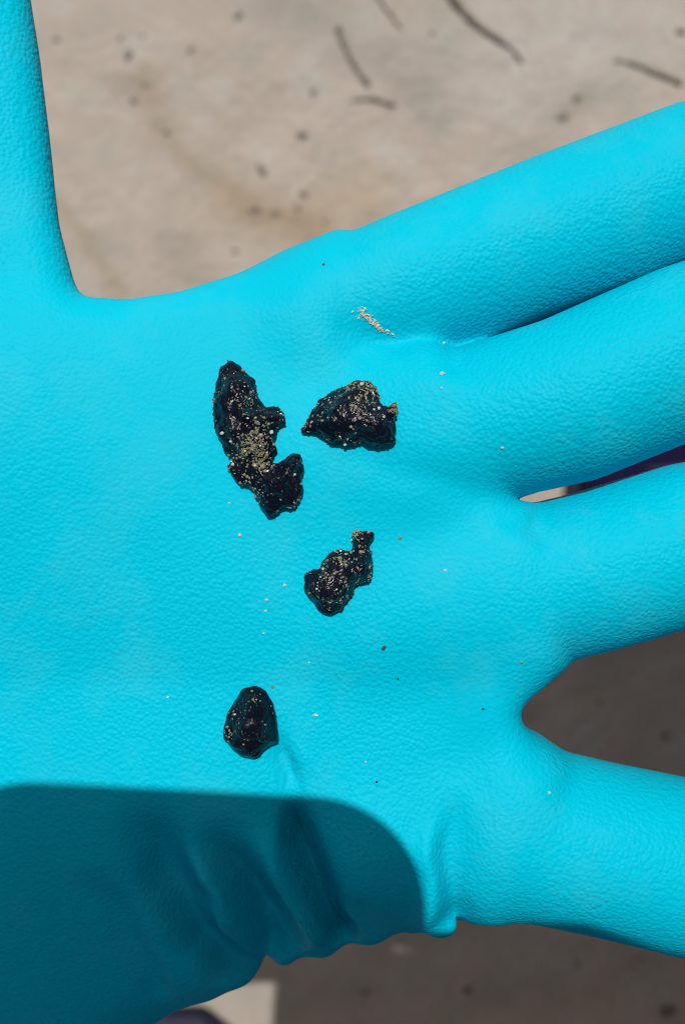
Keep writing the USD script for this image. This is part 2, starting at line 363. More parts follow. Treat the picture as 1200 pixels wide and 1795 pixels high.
for pts, *k in FINGERS.values():
    chain(pts, *k)
# the two small curled tags of rubber at the lower rim
def tag_of_rubber(pts, r, k):
    global F
    j = [at(x, y, z) for x, y, z in pts]
    for a, b in zip(j[:-1], j[1:]):
        F = smin(F, cone(P3, a, b, r, r * 0.8).astype(np.float32), k)
tag_of_rubber([(756, 1560, 0.5455), (752, 1608, 0.5435), (770, 1622, 0.542), (788, 1628, 0.5435)], 0.00125, 0.003)
tag_of_rubber([(722, 1615, 0.541), (726, 1630, 0.540)], 0.0010, 0.002)
# hollow at the wrist end: cut off square, the cuff bead closes it
F = np.maximum(F, (g0[0] + 0.012) - P3[0]).astype(np.float32)

gv, gq = surface_nets(F, g0, GH)
Fs = ndimage.gaussian_filter(F, 0.8)
for _ in range(3):
    ijk = ((gv - g0) / GH).T
    fv = ndimage.map_coordinates(Fs, ijk, order=1, mode='nearest')
    nv = field_normals(Fs, gv, g0, GH) if _ == 0 else nv
    gv = gv - nv * np.clip(fv, -GH, GH)[:, None]
gnrm = field_normals(Fs, gv, g0, GH)
glove = thing('rubber_glove', 'bright cyan pebbled rubber glove, palm up, fingers spread, holding black tar lumps', 'glove', (0, 0, 0))
shell = obj('glove_shell', (gv, gq), 'cyan_rubber', glove, smooth=True, normals=None)
shell_m = UsdGeom.Mesh(shell)
shell_m.CreateNormalsAttr(Vt.Vec3fArray.FromNumpy(gnrm.astype(np.float32))); shell_m.SetNormalsInterpolation('vertex')
vx, vy = gv[:, 0] / (K * D_P) + 600, 897.5 - gv[:, 1] / (K * D_P)
stretch = np.exp(-((vx - 330) / 330) ** 2 - ((vy - 690) / 260) ** 2) + 0.8 * np.exp(-((vx - 780) / 150) ** 2 - ((vy - 950) / 130) ** 2) + 0.8 * np.exp(-((vx - 830) / 90) ** 2 - ((vy - 1250) / 110) ** 2)
primvar(shell, 'grain', np.clip(1.0 - 0.7 * stretch, 0.25, 1))
# cuff bead and the forearm inside it, outside the picture
th = np.linspace(0, 2 * np.pi, 49)[:-1]
cuff_y = np.array([at(-2000, 650, z_edge)[1], at(-2000, 1985, z_edge)[1]]); cy0, cyr = cuff_y.mean(), abs(cuff_y[0] - cuff_y[1]) / 2
def ring_tube(x, ry, rz, zc, r):
    v = [(x + r * math.cos(p), cy0 + (ry + r * math.sin(p)) * math.cos(t), zc + (rz + r * math.sin(p)) * math.sin(t)) for t in th for p in np.linspace(0, 2 * np.pi, 9)[:-1]]
    f = [(i * 8 + j, ((i + 1) % 48) * 8 + j, ((i + 1) % 48) * 8 + (j + 1) % 8, i * 8 + (j + 1) % 8) for i in range(48) for j in range(8)]
    return np.array(v), np.array(f)
b = obj('cuff_bead', ring_tube(g0[0] + 0.012, cyr, 0.0115, 0.5385, 0.0022), 'cyan_rubber', glove, smooth=True)
primvar(b, 'grain', np.full(48 * 8, 0.4))

# column heights of the glove's top, for what rests on it
inside = F < 0
k_top = gn[2] - 1 - np.argmax(inside[:, :, ::-1], axis=2)
k_top = np.clip(k_top, 0, gn[2] - 2)
ii, jj = np.indices(k_top.shape)
fa, fb = F[ii, jj, k_top], F[ii, jj, k_top + 1]
z_map = ax[2][k_top] + GH * np.clip(fa / np.where(fa - fb == 0, 1, fa - fb), 0, 1)
z_map = np.where(inside.any(2), z_map, np.nan)
z_fill = np.where(np.isnan(z_map), 0.54, z_map)
def ztop(x, y):
    r = ndimage.map_coordinates(z_fill, [np.atleast_1d((np.asarray(x) - g0[0]) / GH), np.atleast_1d((np.asarray(y) - g0[1]) / GH)], order=1, mode='nearest')
    return r.reshape(np.shape(x)) if np.ndim(x) else r[0]
def on_glove(px, py):
    p = at(px, py, HAND_Z)
    for _ in range(4):
        z = float(ztop(p[0], p[1])); p = at(px, py, z)
    return p

# ------------------------------------------------------------------ tar lumps
rng = np.random.default_rng(5)
def grain_mesh(r, seed, squash=0.8):
    g = np.random.default_rng(seed)
    v = trimesh.creation.icosphere(subdivisions=0)
    p = v.vertices * (0.45 + 0.9 * g.random((12, 1))) * np.array([1.3, 0.45 + 0.6 * g.random(), squash * (0.7 + 0.5 * g.random())]) * r
    a = g.random() * 6.28; c, s = math.cos(a), math.sin(a)
    p = p @ np.array([[c, -s, 0], [s, c, 0], [0, 0, 1.0]]).T
    return trimesh.Trimesh(p, v.faces, process=False)
def lump(label, outline, H, W, peaks, seed, n_grain, rim_grain, patches, big, rough=0.75):
    pts = np.array([on_glove(*p) for p in outline])
    c = pts.mean(0)
    h = 0.00023
    lo, hi = pts.min(0) - 0.0016, pts.max(0) + 0.0016
    lo[2] -= 0.0012; hi[2] += H * 1.9
    m = np.ceil((hi - lo) / h).astype(int)
    A = [lo[i] + np.arange(m[i]) * h for i in range(3)]
    XX, YY = np.meshgrid(A[0], A[1], indexing='ij')
    d = -poly_sdf(XX, YY, [tuple(p[:2]) for p in pts])
    d = ndimage.gaussian_filter(d, 1.0)
    zb = ztop(XX, YY)
    hh = np.full(XX.shape, H)
    for px, py, s, amp in peaks:
        q_ = on_glove(px, py); hh = hh + amp * 1e-3 * np.exp(-((XX - q_[0]) ** 2 + (YY - q_[1]) ** 2) / (s / MM / 1000) ** 2)
    hh = hh + (meshkit.fbm(np.stack([XX, YY, XX * 0], -1) * 420, 3, seed) - 0.5) * 0.0022
    hh = np.clip(hh, 0.0012, None) * np.clip(0.55 + d / (W * 1.6), 0.35, 1)
    G3 = np.stack(np.meshgrid(*A, indexing='ij'), -1)
    nz = (meshkit.fbm(G3 * 650, 3, seed + 1) - 0.5)
    nz2 = (meshkit.noise(G3 * 2300, seed + 2) - 0.5)
    Z = (A[2][None, None, :] - (zb + hh * 0.46)[..., None]) / (hh * 0.5)[..., None]
    rr = 1 - np.clip(d / W, -1, 1)[..., None]
    Fl = (np.sqrt(np.abs(Z) ** 2.4 + np.clip(rr, 0, None) ** 2.4) - 1) * 0.0016 + nz * rough * 0.0011 + nz2 * rough * 0.00018
    edge = np.ones(Fl.shape, bool); edge[1:-1, 1:-1, 1:-1] = False
    Fl[edge] = 0.001
    lab, nl = ndimage.label(Fl < 0)
    if nl > 1:
        keep = np.argmax(ndimage.sum_labels(np.ones_like(lab), lab, np.arange(1, nl + 1))) + 1
        Fl = np.where((lab > 0) & (lab != keep), 0.0005, Fl)
    v, f = surface_nets(Fl, lo, h)
    base = np.array([c[0], c[1], float(ztop(c[0], c[1]))])
    t = thing('tar_lump', label, 'tar lump', base, None)
    obj('lump_body', (v - base, f), 'tar', t, smooth=True)
    nn = field_normals(ndimage.gaussian_filter(Fl, 1), v, lo, h)
    up = np.flatnonzero(nn[:, 2] > -0.1)
    g = np.random.default_rng(seed)
    vpx, vpy = v[:, 0] / (K * (CAM_Z - v[:, 2])) + 600, 897.5 - v[:, 1] / (K * (CAM_Z - v[:, 2]))
    clump = np.clip((meshkit.fbm(v * 500, 2, seed + 9) - 0.45) * 5, 0.02, 1)
    dull, bright = [], []
    w = clump[up] / clump[up].sum()
    for i in g.choice(up, n_grain, p=w):
        (dull if g.random() < 0.86 else bright).append((i, (0.00006 + 0.00010 * g.random() ** 2)))
    for px, py, s, num in patches:
        ww = np.exp(-(((vpx - px) ** 2 + (vpy - py) ** 2) / s ** 2)) * (nn[:, 2] > -0.3)
        for i in g.choice(len(v), num, p=ww / ww.sum()):
            bright.append((i, 0.00008 + 0.00019 * g.random() ** 1.8))
    rim = np.flatnonzero((np.abs(nn[:, 2]) < 0.6))
    wr = clump[rim] / clump[rim].sum()
    for i in g.choice(rim, rim_grain, p=wr):
        (dull if g.random() < 0.6 else bright).append((i, 0.00008 + 0.00014 * g.random() ** 2))
    for name, lst, mm in (('sand_coating', bright, 'sand_grain'), ('dark_grain_coating', dull, 'dull_grain')):
        parts = []
        for q_, (i, r) in enumerate(lst):
            gm = grain_mesh(r, seed * 1000 + q_ + (500 if mm == 'dull_grain' else 0)); gm.apply_translation(v[i] + nn[i] * r * 0.02 - base); parts.append(gm)
        if parts:
            tag(obj(name, trimesh.util.concatenate(parts), mm, t), kind='stuff')
    for q_, (px, py, r, mm) in enumerate(big):
        near_ = (vpx - px) ** 2 + (vpy - py) ** 2
        cand = np.flatnonzero(nn[:, 2] > 0.0)
        i = cand[np.argmin(near_[cand])]
        rr_ = 0.72 * r / MM / 1000
        gm = trimesh.creation.icosphere(subdivisions=1)
        gg = np.random.default_rng(seed * 77 + q_)
        gm.vertices = gm.vertices * (0.8 + 0.4 * gg.random((len(gm.vertices), 1))) * rr_ * np.array([1, 0.8 + .3 * gg.random(), 0.75])
        gm.apply_translation(v[i] + nn[i] * rr_ * 0.35 - base)
        obj('sand_grain', gm, mm, t)
    return t
L1 = [(405, 633), (420, 640), (434, 656), (448, 668), (450, 694), (458, 712), (472, 717), (488, 715), (501, 730), (501, 744), (486, 752), (484, 772), (484, 792), (474, 812), (486, 815), (498, 806), (512, 797), (529, 797),
      (531, 818), (528, 845), (530, 858), (524, 884), (510, 890), (492, 891), (484, 900), (472, 911), (460, 897), (450, 874), (440, 856), (424, 847), (408, 834), (396, 817), (410, 803), (396, 790), (382, 768), (378, 740), (377, 706), (381, 676), (389, 648)]
lump('largest black tar lump, elongated with a hooked lower end and a yellowish sand patch', L1, 0.0040, 0.0034, [(410, 720, 50, 1.4), (440, 785, 26, 0.8), (430, 822, 26, -1.2), (490, 850, 30, 0.4)], 11, 420, 110,
     [(445, 782, 23, 340), (432, 700, 20, 70), (456, 808, 12, 80), (425, 838, 16, 26), (450, 870, 18, 24), (470, 750, 14, 18), (515, 885, 12, 14), (398, 812, 10, 14)],
     [(389, 758, 5, 'pale_grain'), (405, 773, 4, 'pale_grain'), (458, 764, 6, 'sand_grain'), (474, 758, 5, 'pale_grain'), (446, 815, 6, 'sand_grain'), (459, 817, 5, 'sand_grain'), (430, 790, 5, 'sand_grain'), (467, 797, 5, 'sand_grain'),
      (425, 650, 5, 'sand_grain'), (408, 815, 4, 'pale_grain'), (527, 848, 4, 'sand_grain'), (516, 832, 3.4, 'pale_grain'), (470, 742, 4, 'sand_grain')])
L2 = [(528, 752), (535, 740), (550, 726), (560, 708), (574, 692), (592, 685), (610, 675), (626, 669), (646, 671), (659, 680), (662, 695), (669, 708), (680, 714), (692, 708), (694, 730), (690, 760), (686, 779), (670, 787), (650, 783),
      (630, 777), (605, 781), (575, 772), (550, 760), (532, 760)]
lump('fan-shaped black tar lump right of the largest lump with sand along its top', L2, 0.0042, 0.0036, [(620, 720, 50, 1.4), (545, 748, 25, -0.9)], 23, 420, 80,
     [(625, 674, 22, 90), (655, 686, 16, 60), (690, 720, 8, 40), (560, 712, 18, 26), (535, 750, 10, 14), (605, 780, 16, 16), (630, 712, 24, 26)],
     [(617, 712, 5, 'sand_grain'), (623, 717, 4, 'sand_grain'), (663, 716, 4, 'pale_grain'), (655, 718, 3, 'pale_grain'), (634, 675, 5, 'pale_grain'), (690, 712, 5, 'sand_grain'), (604, 778, 4, 'pale_grain'), (672, 731, 4, 'sand_grain'), (615, 748, 4, 'sand_grain')])
L3 = [(612, 930), (634, 931), (655, 934), (655, 946), (647, 957), (652, 970), (657, 992), (651, 1012), (640, 1021), (626, 1022), (618, 1036), (612, 1050), (600, 1065), (580, 1074), (562, 1068), (545, 1051), (533, 1031), (533, 1010),
      (546, 1000), (558, 998), (565, 984), (579, 970), (596, 964), (615, 968), (619, 953)]
lump('two-lobed black tar lump with a thin sandy neck, in the middle of the palm', L3, 0.0034, 0.0026, [(578, 1030, 34, 1.2), (632, 995, 28, 0.8), (602, 1000, 16, -0.4)], 37, 260, 80,
     [(622, 934, 10, 46), (596, 980, 16, 40), (570, 995, 16, 24), (632, 970, 14, 24), (595, 1045, 22, 26), (640, 1012, 14, 20)],
     [(596, 980, 6, 'sand_grain'), (607, 992, 4, 'sand_grain'), (633, 968, 5, 'sand_grain'), (624, 932, 5, 'sand_grain'), (645, 934, 4, 'sand_grain'), (615, 969, 4, 'sand_grain'), (567, 996, 5, 'sand_grain'), (556, 1033, 3, 'pale_grain')])
L4 = [(437, 1201), (450, 1199), (465, 1209), (476, 1229), (484, 1255), (489, 1285), (487, 1298), (472, 1304), (461, 1311), (455, 1322), (442, 1329), (424, 1322), (406, 1310), (398, 1299), (390, 1301), (393, 1275), (400, 1250), (412, 1225), (425, 1206)]
lump('smooth oval black tar lump at the lower palm, nearest the shadow', L4, 0.0044, 0.0040, [(445, 1250, 40, 1.4)], 53, 120, 20,
     [(445, 1225, 14, 12), (415, 1255, 12, 10), (402, 1285, 8, 10)], [(442, 1212, 3, 'sand_grain'), (413, 1253, 3, 'pale_grain'), (399, 1275, 3.4, 'sand_grain'), (402, 1293, 3, 'sand_grain'), (427, 1305, 3, 'sand_grain')], 0.35)

# ------------------------------------------------------------------ loose grains and specks on the glove
def speck(name, px, py, r, mm, label, cat, group=None, sx=1.0, rot=0.0, seed=0):
    p = on_glove(px, py)
    rr = 0.66 * r / MM / 1000
    g = np.random.default_rng(seed + int(px) * 7 + int(py))
    m = trimesh.creation.icosphere(subdivisions=1)
    m.vertices = m.vertices * (0.75 + 0.5 * g.random((len(m.vertices), 1))) * rr * np.array([sx, 0.9, 0.6])
    m.apply_transform(trimesh.transformations.rotation_matrix(rot, (0, 0, 1)))
    m.apply_translation((0, 0, rr * 0.25))
    x = obj(name, m, mm)
    UsdGeom.Xformable(x).AddTranslateOp().Set(Gf.Vec3d(*map(float, p)))
    return tag(x, label, cat, group)
for px, py, r, sx, rot, lab in ((672, 1136, 5.5, 1.25, 0.3, 'largest loose dark speck on the palm, below the two-lobed tar lump'), (846, 1243, 4, 0.9, 0.6, 'tiny dark speck just left of the gap between ring and little fingers'),
                                (660, 1371, 3.6, 0.9, 1.2, 'tiny dark speck above the rounded corner of the shadow'), (697, 1190, 3.2, 1, 0, 'tiny dark speck a little below the largest loose speck'), (567, 463, 3.6, 1, 0, 'tiny dark speck on the index finger base near the glove edge'),
                                (517, 1416, 4.6, 1, 0, 'dark brown speck at the shadow edge beside the crease')):
    speck('dark_speck', px, py, r, 'dark_speck', lab, 'speck', 'dark specks on the glove', sx, rot)
for px, py, r, sx, rot, mm, lab in ((775, 655, 5.5, 1.3, 0, 'pale_grain', 'pale sand grain below the seam of index and middle fingers'), (420, 938, 4.5, 1, 0, 'pale_grain', 'white sand grain below the hooked end of the largest tar lump'),
                                (701, 943, 5.0, 1, 0, 'sand_grain', 'tan sand grain right of the thin sandy neck of tar'), (478, 1204, 5.0, 0.8, 1.2, 'sand_grain', 'tan sand grain at the upper right of the oval tar lump'),
                                (780, 1000, 4.2, 1.4, 0, 'pale_grain', 'pale sand grain on the ring finger base'), (553, 1254, 4.4, 1.7, 0, 'pale_grain', 'white elongated sand grain right of the oval tar lump'),
                                (499, 1026, 3.8, 1.5, 0, 'pale_grain', 'white sand grain left of the two-lobed tar lump'), (467, 1052, 3.8, 1.4, 0, 'pale_grain', 'upper white grain of the short column left of centre'), (466, 1071, 3.4, 1, 0, 'pale_grain', 'middle white grain of the short column left of centre'),
                                (462, 1110, 3.4, 1, 0, 'pale_grain', 'lower white grain of the short column left of centre'), (542, 1162, 3.2, 1, 0, 'pale_grain', 'tiny white grain between the two-lobed and the oval tar lumps'), (294, 1222, 3.4, 1, 0, 'pale_grain', 'tiny white grain left of the oval tar lump'),
                                (962, 1390, 4.4, 1, 0, 'pale_grain', 'pale grain on the little finger'), (914, 1161, 4.0, 1, 0, 'sand_grain', 'tan grain just above the gap between ring and little fingers'), (776, 602, 4.4, 1.4, 0.5, 'pale_grain', 'pale grain caught in the seam below the index finger'),
                                (497, 1322, 4.2, 0.8, 1.2, 'pale_grain', 'pale grain at the head of the palm crease'), (500, 1336, 6.0, 0.7, 1.4, 'sand_grain', 'tan sand grain lodged in the palm crease below the oval tar lump'), (880, 785, 3.4, 1.2, 0, 'pale_grain', 'tiny pale grain on the shaded side of the middle finger'),
                                (402, 882, 3.2, 1, 0, 'pale_grain', 'tiny pale grain left of the hooked lower end of the largest tar lump'), (773, 680, 3.2, 1, 0, 'pale_grain', 'tiny pale grain under the pale grain at the middle finger base'), (641, 1336, 3.2, 1, 0, 'pale_grain', 'tiny pale grain above the rounded shadow corner')):
    speck('sand_grain', px, py, r, mm, lab, 'sand grain', 'loose sand grains on the glove', sx, rot)
# the streak of sand at the root of the index finger
st_base = on_glove(652, 560)
parts = []
g = np.random.default_rng(77)
for i in range(230):
    t = g.random()
    px = np.interp(t, [0, .35, .7, 1], [630, 645, 668, 700]) + g.normal() * 4.6 * (1.1 - t); py = np.interp(t, [0, .35, .7, 1], [544, 558, 578, 592]) + g.normal() * 4.4 * (1.15 - t)
    if t > 0.72 and g.random() < 0.75: continue
    r = (0.00007 + 0.00020 * g.random() ** 2)
    gm = grain_mesh(r, 4000 + i); gm.apply_translation(on_glove(px, py) + np.array([0, 0, r * 0.4]) - st_base); parts.append(gm)
stt = thing('sand_streak', 'short streak of caked sand at the root of the index finger', 'sand streak', st_base)
tag(obj('grain_cluster', trimesh.util.concatenate(parts), 'cream_grain', stt), kind='stuff')

# ------------------------------------------------------------------ twigs and debris on the sand
def on_sand(px, py):
    x, y = ground_px(px, py)
    z = float(sand_height(np.array([x]), np.array([y]))[0])
    d = (CAM_Z - z) * K
    return np.array([(px - 600) * d, (897.5 - py) * d, z])
def twig(pts, r0, r1, label, seed):
    base = on_sand(*pts[len(pts) // 2])
    g = np.random.default_rng(seed)
    P = np.array([on_sand(*p) for p in pts]) - base
    t = np.linspace(0, len(P) - 1, 26)
    P = np.stack([np.interp(t, np.arange(len(P)), P[:, i]) for i in range(3)], 1)
    P = ndimage.gaussian_filter1d(P, 1.5, axis=0, mode='nearest')
    rad = np.linspace(r0, r1, 26) * S_G * (0.8 + 0.4 * g.random(26))
    P[:, 2] += rad * 0.4
    v, f = [], []
    for i in range(26):
        d = P[min(i + 1, 25)] - P[max(i - 1, 0)]; d /= np.linalg.norm(d)
        s = np.cross(d, (0, 0, 1)); s /= np.linalg.norm(s); w = np.cross(s, d)
        for k in range(7):
            a = k / 7 * 2 * math.pi
            v.append(P[i] + rad[i] * (1 + 0.25 * g.normal() * 0.4) * (math.cos(a) * s + math.sin(a) * w))
    for i in range(25):
        for k in range(7):
            f.append((i * 7 + k, i * 7 + (k + 1) % 7, (i + 1) * 7 + (k + 1) % 7, (i + 1) * 7 + k))
    m = trimesh.Trimesh(np.array(v), np.array(f)[:, [0, 1, 2]].tolist() + np.array(f)[:, [0, 2, 3]].tolist(), process=False)
    ends = [trimesh.Trimesh(np.vstack([np.array(v)[i * 7:i * 7 + 7], P[i]]), [(k, (k + 1) % 7, 7) for k in range(7)], process=False) for i in (0, 25)]
    x = obj('twig', trimesh.util.concatenate([m] + ends), 'twig', smooth=50)
    UsdGeom.Xformable(x).AddTranslateOp().Set(Gf.Vec3d(*map(float, base)))
    return tag(x, label, 'twig', 'twigs lying on the sand')
twig([(592, 45), (600, 75), (618, 110), (632, 130), (647, 152)], 5.5, 4.5, 'short dark bent twig on the sand at upper centre', 1)
twig([(782, -25), (800, 8), (830, 40), (868, 66), (900, 88), (916, 112)], 8.5, 3.0, 'longest dark twig, tapering and curved, at the top of the sand', 2)
twig([(1072, 105), (1105, 110), (1140, 124), (1168, 136), (1196, 148)], 3.0, 6.0, 'dark curved twig on the sand above the index finger', 3)
twig([(655, -15), (680, 20), (704, 52)], 3.2, 2.2, 'thin faint twig on the sand beside the longest twig', 4)
twig([(622, 176), (650, 172), (688, 184)], 2.6, 4.0, 'thin short twig lying below the short bent twig', 5)
def debris(px, py, r, sx, rot, label):
    p = on_sand(px, py)
    g = np.random.default_rng(int(px * 3 + py))
    m = trimesh.creation.icosphere(subdivisions=1)
    m.vertices = m.vertices * (0.7 + 0.6 * g.random((len(m.vertices), 1))) * 0.85 * r * S_G * np.array([sx, 0.8, 0.4])
    m.apply_transform(trimesh.transformations.rotation_matrix(rot, (0, 0, 1)))
    x = obj('debris_fragment', m, 'twig')
    UsdGeom.Xformable(x).AddTranslateOp().Set(Gf.Vec3d(*map(float, p + np.array([0, 0, r * S_G * 0.2]))))
    tag(x, label, 'debris', 'dark debris fragments on the sand')
for args in ((100, 69, 7, 1, 0, 'small dark fragment nearest the thumb'), (226, 97, 9, 1.5, 1.0, 'dark oblong fragment on the sand right of the thumb top'), (212, 66, 5, 1, 0, 'faint fragment above the dark oblong fragment'), (250, 63, 5, 1, 0, 'faint fragment right of and above the dark oblong fragment'),
             (417, 28, 8, 1.2, 0.5, 'fragment near the top edge left of the short bent twig'), (334, 87, 6, 1, 0, 'faint fragment between the oblong fragment and the bent twig'), (292, 231, 7, 1.1, -0.5, 'dark fragment at the bend of the brown stain'), (252, 148, 5, 1, 0, 'faint fragment at the upper end of the brown stain'),
             (235, 176, 6, 1.4, 0, 'greenish faint fragment left of the brown stain'), (458, 297, 9, 1.6, -1.0, 'oblong fragment above the fragments by the index finger'), (531, 340, 8, 1.1, 0, 'roundest dark fragment near the index finger'), (447, 368, 9, 1.5, 0.1, 'darkest fragment at the lower end of the brown stain'),
             (481, 373, 7, 1.2, 0, 'second fragment along the lower end of the brown stain'), (520, 365, 6, 1.2, 0.6, 'third fragment along the lower end of the brown stain'), (569, 388, 5, 1, 0, 'fragment closest above the index finger edge'), (549, 161, 7, 1, 0.8, 'fragment below and left of the short bent twig'),
             (529, 236, 8, 1.4, 0, 'faint fragment midway between bent twig and index finger'), (686, 184, 7, 1.3, 0, 'dark fragment at the end of the thin short twig'), (1192, 55, 9, 1, 0, 'fragment at the right edge of the sand above the curved twig'), (757, 58, 6, 1, 0, 'faint fragment just under the longest twig'),
             (985, 205, 9, 1.5, 0.2, 'faint brown fragment beside the index finger edge'), (622, 176, 5, 1.2, 0, 'dark fragment at the left end of the thin short twig'), (411, 440, 6, 1, 0, 'faint fragment on the sand by the index finger base'), (1010, 330 - 160, 6, 1.6, 0.5, 'faint fragment above the brown one by the index finger'),
             (1048, 1230, 7, 0.6, 0.2, 'upright dark fragment in the shaded gap beside the little finger'), (1165, 1290, 7, 1.2, 0, 'dark fragment deep in the shaded gap beside the little finger'), (820, 1735, 8, 1.4, 0.4, 'dark fragment on the shaded sand under the little finger'), (1170, 1770, 14, 1.3, 0.4, 'grey pebble on the shaded sand at the lower right corner'),
             (1010, 1690, 6, 1, 0, 'small fragment on the shaded sand right below the little finger'), (640, 1740, 7, 1.3, 0.9, 'small fragment on the shaded sand below the palm')):
    debris(*args)

# ------------------------------------------------------------------ the two navy shoes
def shoe(toe_px, heel_px, label, length=0.265):
    tx, ty = ground_px(*toe_px); hx, hy = ground_px(*heel_px)
    base = np.array([(tx + hx) / 2, (ty + hy) / 2, 0.004])
    a = math.atan2(ty - hy, tx - hx)
    h = 0.004
    lo, hi = np.array([-0.16, -0.07, -0.006]), np.array([0.16, 0.07, 0.105])
    m = np.ceil((hi - lo) / h).astype(int)
    A = [lo[i] + np.arange(m[i]) * h for i in range(3)]
    Q = [A[0][:, None, None], A[1][None, :, None], A[2][None, None, :]]
    hl = length / 2
    xs = Q[0] / hl
    wid = np.interp(np.clip(xs, -1, 1), [-1, -0.6, 0.0, 0.45, 0.8, 1], [0.028, 0.033, 0.034, 0.045, 0.040, 0.022]) * np.sqrt(np.clip(1 - np.clip(np.abs(xs) - 0.72, 0, 1) ** 2 / 0.0784, 0, 1))
    hgt = np.interp(xs, [-1, -0.7, -0.2, 0.15, 0.5, 0.85, 1], [0.070, 0.082, 0.088, 0.072, 0.052, 0.042, 0.028])
    def body(w_, z0, z1, k):
        yy = np.maximum(np.abs(Q[1]) - np.maximum(w_ - k, 0.0), 0); z_ = np.maximum(np.maximum(z0 + k - Q[2], Q[2] - (z1 - k)), 0)
        return np.maximum(np.sqrt(yy ** 2 + z_ ** 2) - k, np.abs(Q[0]) - hl)
    up = body(wid - 0.004, 0.016, hgt + 0 * Q[1], 0.022)
    so = body(wid, 0.0, 0.022 + 0 * Q[0], 0.006)
    opening = np.sqrt(((Q[0] + 0.055) / 0.055) ** 2 + (Q[1] / 0.026) ** 2 + ((Q[2] - 0.095) / 0.05) ** 2) - 1
    up = np.maximum(up, -opening * 0.03)
    t = UsdGeom.Xform.Define(stage, where('shoe')); t.AddTranslateOp().Set(Gf.Vec3d(*map(float, base))); t.AddRotateZOp().Set(math.degrees(a)); t = t.GetPrim()
    tag(t, label, 'shoe')
    obj('upper', surface_nets(ndimage.gaussian_filter(up, 0.8), lo, h), 'navy_cloth', t, smooth=True)
    obj('sole', surface_nets(ndimage.gaussian_filter(so, 0.6), lo, h), 'navy_sole', t, smooth=True)
    for k in range(4):
        x = 0.005 + k * 0.02
        z = float(np.interp(x / hl, [-1, -0.7, -0.2, 0.15, 0.5, 0.85, 1], [0.070, 0.082, 0.088, 0.072, 0.052, 0.042, 0.028]))
        b = trimesh.creation.capsule(height=0.042, radius=0.0026, count=[6, 8]); b.apply_translation((0, 0, -0.021))
        b.apply_transform(trimesh.transformations.rotation_matrix(math.pi / 2, (1, 0, 0))); b.apply_translation((x, 0, z + 0.0005))
        obj('lace', b, 'navy_sole', t, smooth=True)
shoe((1108, 1010), (1050, 430), 'navy blue shoe glimpsed through the narrow gap between middle and ring fingers')
shoe((445, 1835), (-205, 1945), 'dark navy shoe at the bottom edge of the picture below the shaded palm')

# ------------------------------------------------------------------ the phone that takes the picture (its shadow lies across the heel of the hand)
PH = CAM_Z + 0.012
phone = thing('phone', 'black phone held above the palm', 'phone', (0, 0, PH))
UsdGeom.Xformable(phone).AddRotateZOp().Set(-2.9)
from shapely.geometry import Polygon, box as sbox
x0, x1, y1, y0 = -0.0725, 0.0064, 0.0292, -0.121
ph = sbox(x0 + 0.018, y0 + 0.018, x1 - 0.018, y1 - 0.018).buffer(0.018, quad_segs=12)
b = trimesh.creation.extrude_polygon(ph, 0.0080); obj('phone_case', b, 'phone_body', phone, smooth=40)
b = trimesh.creation.extrude_polygon(ph.buffer(-0.0025), 0.0004); b.apply_translation((0, 0, 0.0080)); obj('screen', b, 'phone_glass', phone)
b = trimesh.creation.cylinder(0.0055, 0.0016, sections=32); b.apply_translation((0, 0, -0.0008)); obj('lens', b, 'phone_glass', phone, smooth=40)

# ------------------------------------------------------------------ the person kneeling at the right, who holds the phone: outside the picture, shades the sand
def blend(lo, hi, h, bones, k):
    lo, hi = np.array(lo), np.array(hi)
    m = np.ceil((hi - lo) / h).astype(int)
    Q = [(lo[0] + np.arange(m[0]) * h)[:, None, None], (lo[1] + np.arange(m[1]) * h)[None, :, None], (lo[2] + np.arange(m[2]) * h)[None, None, :]]
    G = np.full(m, 1.0)
    for a, b, ra, rb in bones:
        G = smin(G, cone(Q, np.array(a, float), np.array(b, float), ra, rb), k)
    return surface_nets(G, lo, h)
hip, chest, neck, head = (0.56, 0.16, 0.40), (0.46, 0.18, 0.72), (0.39, 0.21, 0.86), (0.275, 0.235, 0.935)
lsh, lel, lwr = (0.43, 0.02, 0.78), (0.33, -0.075, 0.73), (0.125, -0.029, 0.715)
rsh, rel, rwr = (0.45, 0.36, 0.78), (0.50, 0.45, 0.56), (0.42, 0.36, 0.36)
kn = [(0.36, 0.03, 0.09), (0.36, 0.31, 0.09)]; an = [(0.74, 0.04, 0.07), (0.74, 0.30, 0.07)]
person = thing('person', 'unseen person in straw hat and grey shirt kneeling at the right, holding a phone and shading the sand', 'person', (0.5, 0.16, 0))
def rel_(mesh_): return (mesh_[0] - np.array([0.5, 0.16, 0]), mesh_[1])
body = [(neck, chest, 0.055, 0.10), ((0.36, 0.215, 0.875), neck, 0.052, 0.056), ((0.285, 0.235, 0.955), (0.285, 0.235, 0.915), 0.088, 0.078), ((0.26, 0.23, 0.89), (0.235, 0.235, 0.88), 0.062, 0.040),
        (chest, hip, 0.12, 0.12), (lsh, lel, 0.045, 0.038), (lel, lwr, 0.042, 0.033), (rsh, rel, 0.045, 0.038), (rel, rwr, 0.038, 0.026), (rwr, (0.36, 0.33, 0.21), 0.026, 0.03),
        (lwr, (0.055, -0.0245, 0.716), 0.034, 0.028), ((0.215, 0.232, 0.915), (0.205, 0.232, 0.902), 0.010, 0.014)]
for y_, k_, a_ in ((0.07, kn[0], an[0]), (0.25, kn[1], an[1])):
    body += [((0.56, y_, 0.36), k_, 0.085, 0.055), (k_, a_, 0.055, 0.035), (a_, (0.80, a_[1], 0.03), 0.035, 0.03)]
